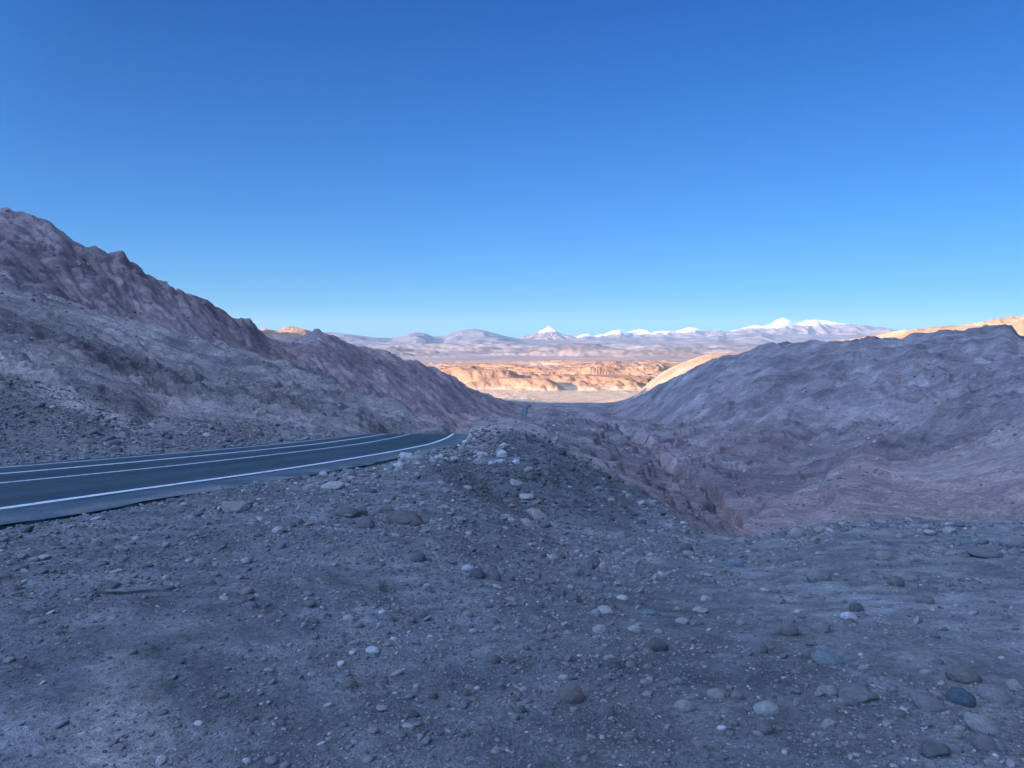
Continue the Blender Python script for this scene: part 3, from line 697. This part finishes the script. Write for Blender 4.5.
def proto(kind, i):
    key = (kind, i)
    if key not in PROTO:
        v, f = ICO4
        me_o = set_mesh('rock', shape(v, 400 + i * 7 + {'round': 0, 'slab': 100, 'jag': 200}[kind], kind), f, M_ROCK, smooth=True)
        me = me_o.data; bpy.data.objects.remove(me_o)
        if kind != 'round':
            pass
        PROTO[key] = me
    return PROTO[key]
COLS = {'pale': (.42, .39, .37), 'white': (.58, .56, .55), 'grey': (.22, .205, .205), 'dark': (.165, .16, .16), 'brown': (.235, .20, .19), 'red': (.185, .16, .158), 'blue': (.12, .145, .17), 'buff': (.34, .30, .275), 'mid': (.27, .25, .245), 'teal': (.23, .265, .28)}
def rock(px, py, wpx, hpx, kind, col, label, group=None, tilt=None, yaw=None, i=None, rough=None, name='rock'):
    """stone whose visible base centre stands at a column and row of the photograph and that is wpx by hpx wide and high there"""
    p = hit(px, py - hpx * 0.2)
    if p is None: return None
    s = p.y / F; w = wpx * s / 2; hgt = hpx * s
    i = random.randrange(6) if i is None else i
    o = bpy.data.objects.new(name, proto(kind, i)); S.collection.objects.link(o)
    dz = {'round': .36, 'slab': .45, 'jag': .42}[kind]
    hz = max(hgt * .66, w * .25)
    o.scale = (w * 1.08, w * random.uniform(.7, .95), hz)
    o.location = (p.x, p.y + w * .3, p.z + hz * (1 - dz) - hz * .35)
    o.rotation_euler = (random.uniform(-.12, .12), tilt if tilt is not None else random.uniform(-.15, .15), yaw if yaw is not None else random.uniform(-.5, .5))
    c = COLS[col]; j = random.uniform(.88, 1.1)
    o.color = (c[0] * j, c[1] * j, c[2] * j, 1)
    o['label'] = label; o['category'] = 'rock'
    if group: o['group'] = group
    return o

NAMED = [
 # px, py(base), w, h, kind, colour, label, tilt
 (232, 516, 26, 17, 'jag', 'buff', 'large pale angular boulder alone beside the asphalt edge, left of the stone cluster', 0.0),
 (346, 518, 25, 10, 'round', 'dark', 'dark flat-topped boulder at the left end of the middle boulder cluster', .05),
 (360, 517, 16, 10, 'jag', 'dark', 'dark angular boulder wedged against the right end of the flat-topped one', .1),
 (365, 531, 20, 13, 'round', 'grey', 'rounded grey boulder in front of the dark flat-topped one', 0.0),
 (384, 515, 19, 10, 'slab', 'grey', 'low grey boulder touching the long red-brown boulder on its left', 0),
 (408, 527, 42, 14, 'slab', 'red', 'long red-brown boulder, widest of the middle cluster', .12),
 (418, 564, 15, 10, 'round', 'dark', 'dark round stone lying alone below the long red-brown boulder', .1),
 (309, 492, 12, 9, 'jag', 'pale', 'small pale pointed rock by the road, left of the pale flat slab', 0),
 (332, 490, 22, 8, 'slab', 'pale', 'pale flat slab lying in the rubble close to the road', -.1),
 (440, 485, 9, 6, 'round', 'grey', 'small grey stone lying alone on the dark gravel under the road rubble', 0),
 (376, 594, 20, 13, 'round', 'grey', 'half-buried rounded grey stone left of the small white one in the open gravel', 0),
 (427, 588, 8, 5, 'jag', 'white', 'small bright white stone on grey gravel above the pale flat stone', 0),
 (372, 655, 14, 7, 'round', 'white', 'whitish flat stone lying alone in the lower middle gravel', 0),
 (349, 690, 15, 10, 'round', 'brown', 'brownish round stone below and left of the whitish flat one', 0),
 (477, 580, 16, 10, 'round', 'dark', 'dark stone leaning against a paler one above the middle gravel', 0),
 (491, 582, 20, 15, 'slab', 'grey', 'sloping grey stone just right of the dark one it touches', .5),
 (657, 655, 24, 17, 'slab', 'dark', 'dark blue-grey wedge-shaped boulder alone in the centre right foreground', .35),
 (570, 705, 27, 17, 'round', 'brown', 'large brown-grey round boulder near the bottom centre', 0),
 (606, 720, 17, 13, 'round', 'grey', 'grey round stone just right of the large brown-grey boulder at the bottom', 0),
 (685, 714, 20, 12, 'round', 'pale', 'pale oval stone on the bottom gravel right of the grey round one', .1),
 (768, 716, 26, 12, 'round', 'pale', 'pale long stone at the bottom right of centre, left of the half-buried blue-grey one', 0),
 (718, 700, 20, 9, 'round', 'buff', 'flat buff stone between the two pale stones at the bottom', 0),
 (559, 600, 14, 13, 'jag', 'grey', 'upright grey stone with a darker lump at its right, upper middle ground', 0),
 (573, 603, 16, 8, 'round', 'dark', 'dark lump beside the upright grey stone', 0),
 (607, 616, 18, 9, 'slab', 'pale', 'pale flat stone in the centre of the stony patch', .15),
 (596, 618, 10, 8, 'slab', 'pale', 'small pale stone leaning on the left of the pale flat stone', .5),
 (610, 662, 13, 7, 'slab', 'pale', 'little pale flat stone left of the dark wedge-shaped boulder', -.1),
 (493, 665, 13, 10, 'round', 'grey', 'grey round stone beside a smaller one, left of centre in the lower gravel', 0),
 (500, 691, 11, 10, 'jag', 'mid', 'small pointed grey stone below the grey round pair', 0),
 (760, 655, 18, 10, 'round', 'grey', 'grey stone standing at the left end of the line of cobbles on the right', 0),
 (790, 637, 19, 12, 'round', 'grey', 'grey cobble with a dark left side, above the pale blue stone', 0),
 (822, 635, 18, 12, 'round', 'mid', 'light grey cobble right of the grey cobble with a dark side', .1),
 (829, 665, 30, 13, 'slab', 'teal', 'pale blue-green faceted stone lying alone in the right foreground', .1),
 (820, 584, 25, 14, 'round', 'mid', 'large pale oval cobble on the upper right gravel', .2),
 (908, 582, 24, 9, 'round', 'mid', 'hump-backed cobble on top of the right stony heap', .1),
 (897, 588, 16, 11, 'round', 'brown', 'brownish stone under the hump-backed cobble', 0),
 (850, 622, 16, 8, 'slab', 'white', 'bright whitish wedge-shaped stone in the middle of the right slope', .2),
 (857, 613, 14, 9, 'round', 'dark', 'dark stone at the top of the right slope', 0),
 (926, 605, 18, 9, 'round', 'mid', 'pale oval cobble right of the stony heap', .15),
 (918, 626, 10, 9, 'jag', 'pale', 'small triangular pale stone below the pale oval cobble', 0),
 (862, 703, 38, 15, 'slab', 'grey', 'broad half-buried blue-grey stone at the bottom right', -.1),
 (931, 711, 34, 12, 'round', 'mid', 'long pale stone at the bottom right between the dark blue one and the blue-grey one', .25),
 (963, 708, 27, 17, 'round', 'blue', 'dark blue oval stone near the bottom right corner', .15),
 (966, 684, 34, 13, 'round', 'brown', 'flat brown-grey stone above the dark blue one', .2),
 (998, 703, 32, 13, 'round', 'mid', 'pale grey oval stone right of the dark blue one', .3),
 (985, 736, 36, 16, 'round', 'pale', 'largest pale oblong boulder in the bottom right corner', .5),
 (987, 754, 28, 16, 'round', 'mid', 'pale oval boulder lowest in the bottom right corner', .5),
 (1017, 692, 18, 12, 'slab', 'pale', 'pale stone cut by the right picture edge', .4),
 (936, 757, 32, 13, 'slab', 'dark', 'low dark stone at the bottom edge left of the pale boulders', 0),
 (520, 554, 1, 1, 'jag', 'pale', '', 0),
 (516, 488, 14, 9, 'jag', 'pale', 'upper of two pale arrow-shaped rocks on the dark slope', .3),
 (526, 501, 16, 8, 'jag', 'pale', 'lower of two pale arrow-shaped rocks on the dark slope', -.1),
 (538, 520, 24, 8, 'slab', 'buff', 'long buff slab sliding down the dark slope', .45),
 (528, 528, 17, 7, 'slab', 'pale', 'pale slab just left of the long buff slab', .6),
 (444, 511, 13, 6, 'jag', 'pale', 'pale rock at the top of the dark slope right of the boulder cluster', .3),
 (424, 507, 12, 6, 'jag', 'pale', 'pale rubble rock between the red-brown boulder and the dark slope', .2),
 (584, 545, 1, 1, 'jag', 'pale', '', 0),
 (553, 562, 12, 7, 'round', 'pale', 'pale round stone on the ground left of the tilted flat one', 0),
 (591, 570, 17, 15, 'slab', 'grey', 'tilted flat stone with a small pale stone at its right foot', .3),
 (603, 571, 9, 8, 'round', 'pale', 'small pale stone at the right foot of the tilted flat stone', 0),
 (687, 554, 13, 10, 'round', 'dark', 'dark hollowed stone on the brow before the reddish mound', 0),
 (736, 569, 20, 12, 'jag', 'teal', 'grey-blue broken rock on the brow under the reddish mound', 0),
 (797, 535, 5, 10, 'jag', 'dark', 'small upright dark rock standing on the brow, left part', 0),
 (824, 533, 16, 6, 'slab', 'buff', 'flat buff rock right of the small upright one on the brow', 0),
 (950, 534, 16, 7, 'slab', 'pale', 'pale flat rock on the brow, right part', 0),
 (986, 559, 34, 9, 'round', 'grey', 'long grey boulder lying on the upper right slope', .15),
 (1014, 549, 22, 10, 'round', 'mid', 'rounded boulder near the right picture edge on the upper slope', .1),
]
n_named = 0
for e in NAMED:
    if not e[6]: continue
    o = rock(*e[:7], tilt=e[7]); n_named += 1

SHORT = []
for e in NAMED:
    if e[6]: SHORT.append((e[0], e[1] - e[3] / 2, e[6]))
CW = {'pale': 'pale', 'white': 'whitish', 'grey': 'grey', 'dark': 'dark', 'brown': 'brownish', 'red': 'red-brown', 'blue': 'bluish', 'buff': 'buff', 'mid': 'light grey', 'teal': 'grey-blue'}
def where(px, py):
    best = min(SHORT, key=lambda q: math.hypot(q[0] - px, (q[1] - py) * 1.6))
    dx, dy = px - best[0], py - best[1]; d = math.hypot(dx, dy)
    far = 'just' if d < 22 else ('a little way' if d < 55 else 'well')
    if abs(dx) > 2.2 * abs(dy): w = 'right of' if dx > 0 else 'left of'
    elif abs(dy) > 2.2 * abs(dx): w = 'below' if dy > 0 else 'above'
    else: w = ('below' if dy > 0 else 'above') + (' and right of' if dx > 0 else ' and left of')
    nm = best[2].split(',')[0]
    for cut_ in (' lying', ' beside', ' in the', ' on the', ' at the', ' near the', ' under the', ' wedged', ' touching', ' between', ' below', ' above', ' right of', ' left of', ' just', ' alone', ' by the', ' with', ' standing', ' leaning', ' sliding', ' cut by', ' lowest', ' in front'):
        k_ = nm.find(cut_)
        if k_ > 8: nm = nm[:k_]
    return far + ' ' + w + ' the ' + ' '.join(nm.split()[:4])
def scatter(n, region, wr, kinds, cols, label, group, name='rock'):
    done = 0; tries = 0
    while done < n and tries < n * 20:
        tries += 1
        px, py = region()
        if px is None: continue
        w = wr[0] * (wr[1] / wr[0]) ** (random.random() ** 2.2)
        p_ = hit(px, py)
        if p_ is None: continue
        o_ = road_side(np.array([p_.x]), np.array([p_.y]))[0]
        if R_IN - .15 < o_ < R_OUT + .2: continue
        cc = random.choice(cols); kk = random.choice(kinds)
        sz = 'tiny' if w < 6 else ('small' if w < 11 else 'middling')
        form = {'round': 'rounded', 'slab': 'flattish', 'jag': 'angular'}[kk]
        lb = f"{sz} {CW[cc]} {form} {label}, {where(px, py)}"
        if len(lb.replace('-', ' ').split()) > 16: lb = lb.replace('a little way ', 'a bit ')
        lb = ' '.join(lb.split()[:16])
        while len(lb.replace('-', ' ').split()) > 16: lb = ' '.join(lb.split()[:-1])
        if rock(px, py, w, w * random.uniform(.42, .75), kk, cc, lb, group, name=name): done += 1
def poly_region(pts_top, pts_bot, x0, x1, bias=1.0):
    def f():
        px = random.uniform(x0, x1)
        a = np.interp(px, [p[0] for p in pts_top], [p[1] for p in pts_top]); b = np.interp(px, [p[0] for p in pts_bot], [p[1] for p in pts_bot])
        return px, a + (b - a) * random.random() ** bias
    return f
scatter(150, poly_region([(600, 590), (760, 560), (800, 537), (1024, 535)], [(600, 765), (1024, 765)], 600, 1024), (6, 18), ['round', 'jag', 'slab'], ['grey', 'mid', 'buff', 'mid', 'mid', 'pale', 'teal'],
        'cobble', 'cobbles strewn over the right foreground', 'cobble')
scatter(120, poly_region([(285, 488), (380, 461), (440, 450), (465, 444), (518, 446)], [(285, 500), (380, 474), (450, 466), (518, 466)], 285, 518), (4, 14), ['jag', 'slab'], ['pale', 'pale', 'white', 'buff'],
        'rubble', 'broken rubble heaped along the road edge', 'rubble_rock')
scatter(50, poly_region([(250, 560), (620, 545)], [(250, 760), (620, 765)], 250, 640), (5, 13), ['round', 'jag'], ['grey', 'mid', 'buff', 'brown', 'dark'],
        'stone', 'loose stones on the central gravel', 'stone')
scatter(40, poly_region([(460, 440), (540, 436), (700, 540)], [(460, 545), (600, 550), (700, 575)], 460, 700), (4, 11), ['jag', 'slab'], ['pale', 'buff', 'mid', 'grey'],
        'rock', 'broken rocks on the dark brow slope', 'rock')

# ------------------------------------------------------------------ gravel: far too much to count
def gravel(name, n, rmin, rmax, smin, smax, power, base, seed, flat=.6, thmax=38, region=None, pal=None, label=''):
    rg = np.random.default_rng(seed)
    th = np.radians(rg.uniform(-thmax, thmax, n)); r = np.exp(rg.uniform(math.log(rmin), math.log(rmax), n))
    x = np.sin(th) * r; y = np.cos(th) * r
    keep = np.ones(n, bool)
    if region is not None: keep &= region(x, y, rg)
    o = road_side(x, y); keep &= ~((o > R_IN - .05) & (o < R_OUT + .3) & (r < 70))
    x = x[keep]; y = y[keep]; r = r[keep]; m = len(x)
    s = r * smin * (smax / smin) ** (rg.random(m) ** power)
    z = terrain(x, y)
    v0, f0 = base; nv = len(v0)
    shp = [shape(v0, seed + k, 'jag' if k % 2 else 'round') for k in range(8)]
    s[:] = s
    sel = rg.integers(0, 8, m); B = np.stack(shp)[sel]                     # m,nv,3
    sc = np.stack([s * rg.uniform(.8, 1.35, m), s * rg.uniform(.7, 1.1, m), s * flat * rg.uniform(.6, 1.2, m)], 1)
    B = B * sc[:, None, :]
    a = rg.uniform(0, 6.28, m); ca, sa = np.cos(a)[:, None], np.sin(a)[:, None]
    bx = B[:, :, 0] * ca - B[:, :, 1] * sa; by = B[:, :, 0] * sa + B[:, :, 1] * ca
    tl = rg.normal(0, .25, m)[:, None]; bz = B[:, :, 2] + bx * tl
    P = np.stack([bx + x[:, None], by + y[:, None], bz + z[:, None] + sc[:, 2:3] * .3], -1)
    Fc = (f0[None] + (np.arange(m) * nv)[:, None, None]).reshape(-1, 3)
    pal = np.array(pal or [(.13, .125, .13), (.17, .155, .155), (.22, .20, .195), (.11, .11, .12), (.19, .155, .145), (.30, .275, .26), (.36, .335, .32)])
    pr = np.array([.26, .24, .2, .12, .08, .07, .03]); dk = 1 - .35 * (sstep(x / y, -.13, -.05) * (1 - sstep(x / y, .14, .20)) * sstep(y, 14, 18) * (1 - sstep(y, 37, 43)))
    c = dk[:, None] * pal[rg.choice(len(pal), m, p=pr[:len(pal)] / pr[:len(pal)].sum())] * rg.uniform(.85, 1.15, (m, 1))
    ob = set_mesh(name, P.reshape(-1, 3), Fc, M_GRAVEL, np.repeat(c, nv, 0), smooth=False)
    ob['kind'] = 'stuff'; ob['label'] = label
    return ob
def patchy(thr):
    def f(x, y, rg):
        n = fbm(x, y, 1.8, 4, 801) * .6 + fbm(x, y, 7, 3, 802) * .6
        tr = np.exp(-((x + 2.15 + 0.25 * (y - 4.6)) / 0.40) ** 2) * (y < 6.5)
        st = (np.abs(y - (DARK_STREAK[0][1] + DARK_STREAK[1][1]) / 2) < .16) & (x > DARK_STREAK[0][0]) & (x < DARK_STREAK[1][0])
        u = x / np.maximum(y, 1); mound = sstep(y, 34, 41) * sstep(u, -.08, -.03)
        right = sstep(u, .05, .35) * .45
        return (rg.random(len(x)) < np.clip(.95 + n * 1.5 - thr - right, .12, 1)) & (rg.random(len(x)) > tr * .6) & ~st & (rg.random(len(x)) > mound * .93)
    return f
gravel('gravel', 190000, 2.8, 60, .0007, .0034, 2.9, ICO1, 901, region=patchy(0), label='dark gravel and pebbles covering the foreground')
gravel('pebbles', 5200, 3.2, 52, .0032, .0085, 2.2, ICO2, 902, region=patchy(.1), label='larger pebbles lying among the foreground gravel')
def hillreg(x, y, rg):
    n = fbm(x, y, 26, 4, 811); u = x / np.maximum(y, 1); lo = (u < -.1) & (y < 95) & (y > 36); d5 = np.interp(u, UT, TD[5]); lo = lo | ((np.abs(y - d5 + 1) < 4.5) & (u < -.46)); return (rg.random(len(x)) < np.clip(.35 + n * 1.5, .05, 1)) & (rg.random(len(x)) > lo * .8) & ~((u > -.1) & (y < 60))
gravel('hill_scree', 42000, 26, 620, .0007, .0030, 3.0, ICO1, 903, region=hillreg, pal=[(.20, .17, .165), (.15, .13, .13), (.36, .30, .27), (.12, .11, .11), (.46, .40, .37)], label='loose scree and stones scattered over the valley slopes')

# ------------------------------------------------------------------ three far vehicles on the valley road
def vehicle(px, py, label, h, yaw):
    p = hit(px, py, d0=900)
    if p is None: return
    t = NT('vehicle_paint', .4); M1 = t.done(t.mix(t.noise(2.0), (.74, .74, .74), (.82, .82, .82)))
    t = NT('vehicle_glass', .1); M2 = t.done(t.mix(t.noise(2.0), (.03, .035, .04), (.05, .055, .06)))
    t = NT('tyre_rubber', .9); M3 = t.done(t.mix(t.noise(9.0), (.02, .02, .02), (.035, .035, .035)))
    e = bpy.data.objects.new('vehicle', None); S.collection.objects.link(e); e.location = p; e.rotation_euler = (0, 0, yaw); e.scale = (1.35, 1.2, 1.1)
    e['label'] = label; e['category'] = 'vehicle'; e['group'] = 'far vehicles in the valley'
    import bmesh
    def prism(name, prof, w, mat, inset=0.0):
        bm = bmesh.new(); a = [bm.verts.new((x_, -w / 2, z_)) for x_, z_ in prof]; b = [bm.verts.new((x_, w / 2, z_)) for x_, z_ in prof]
        bm.faces.new(a[::-1]); bm.faces.new(b); n = len(a)
        for i in range(n): bm.faces.new((a[i], a[(i + 1) % n], b[(i + 1) % n], b[i]))
        bmesh.ops.recalc_face_normals(bm, faces=bm.faces)
        me = bpy.data.meshes.new(name); bm.to_mesh(me); bm.free(); me.materials.append(mat)
        o = bpy.data.objects.new(name, me); S.collection.objects.link(o); o.parent = e; return o
    prism('body', [(-2.6, .4), (2.6, .4), (2.65, 1.0), (1.9, 1.2), (1.2, h), (-2.5, h + .05), (-2.65, 1.0)], 2.0, M1)
    prism('side_window', [(-2.2, 1.3), (1.5, 1.3), (1.05, h - .2), (-2.2, h - .2)], 2.03, M2)
    prism('windscreen', [(1.90, 1.24), (1.93, 1.26), (1.27, h - .1), (1.22, h - .12)], 1.7, M2)
    for wx_ in (-1.7, 1.7):
        for sy in (-1, 1):
            bm = bmesh.new(); bmesh.ops.create_cone(bm, cap_ends=True, segments=20, radius1=.38, radius2=.38, depth=.26)
            me = bpy.data.meshes.new('wheel'); bm.to_mesh(me); bm.free(); me.materials.append(M3)
            o = bpy.data.objects.new('wheel', me); S.collection.objects.link(o); o.parent = e; o.location = (wx_, sy * .92, .38); o.rotation_euler = (math.pi / 2, 0, 0)
vehicle(522.0, 398.4, 'leftmost of the three tiny white vehicles far down the valley road', 3.1, .2)
vehicle(526, 399, 'middle one of the three tiny white vehicles far down the valley road', 3.2, .3)
vehicle(533.5, 399.4, 'rightmost of the three tiny white vehicles, apart from the other two', 2.7, .1)

# ------------------------------------------------------------------ the air
def haze():
    x0, x1, y0, y1, z0, z1 = -70000, 70000, -66000, 66000, -420, 1750
    v = np.array([(x, y, z) for x in (x0, x1) for y in (y0, y1) for z in (z0, z1)])
    f = np.array([(0, 1, 3, 2), (4, 6, 7, 5), (0, 4, 5, 1), (2, 3, 7, 6), (0, 2, 6, 4), (1, 5, 7, 3)])
    m = bpy.data.materials.new('haze'); m.use_nodes = True; nt = m.node_tree; nt.nodes.clear()
    pv = nt.nodes.new('ShaderNodeVolumePrincipled'); out = nt.nodes.new('ShaderNodeOutputMaterial')
    pv.inputs['Color'].default_value = (.52, .72, 1.0, 1); pv.inputs['Density'].default_value = 1.0e-5; pv.inputs['Anisotropy'].default_value = 0.0
    nt.links.new(pv.outputs[0], out.inputs['Volume'])
    o = set_mesh('haze', v, f, m, smooth=False); o['kind'] = 'stuff'; o['label'] = 'thin evening haze in the air'
haze()
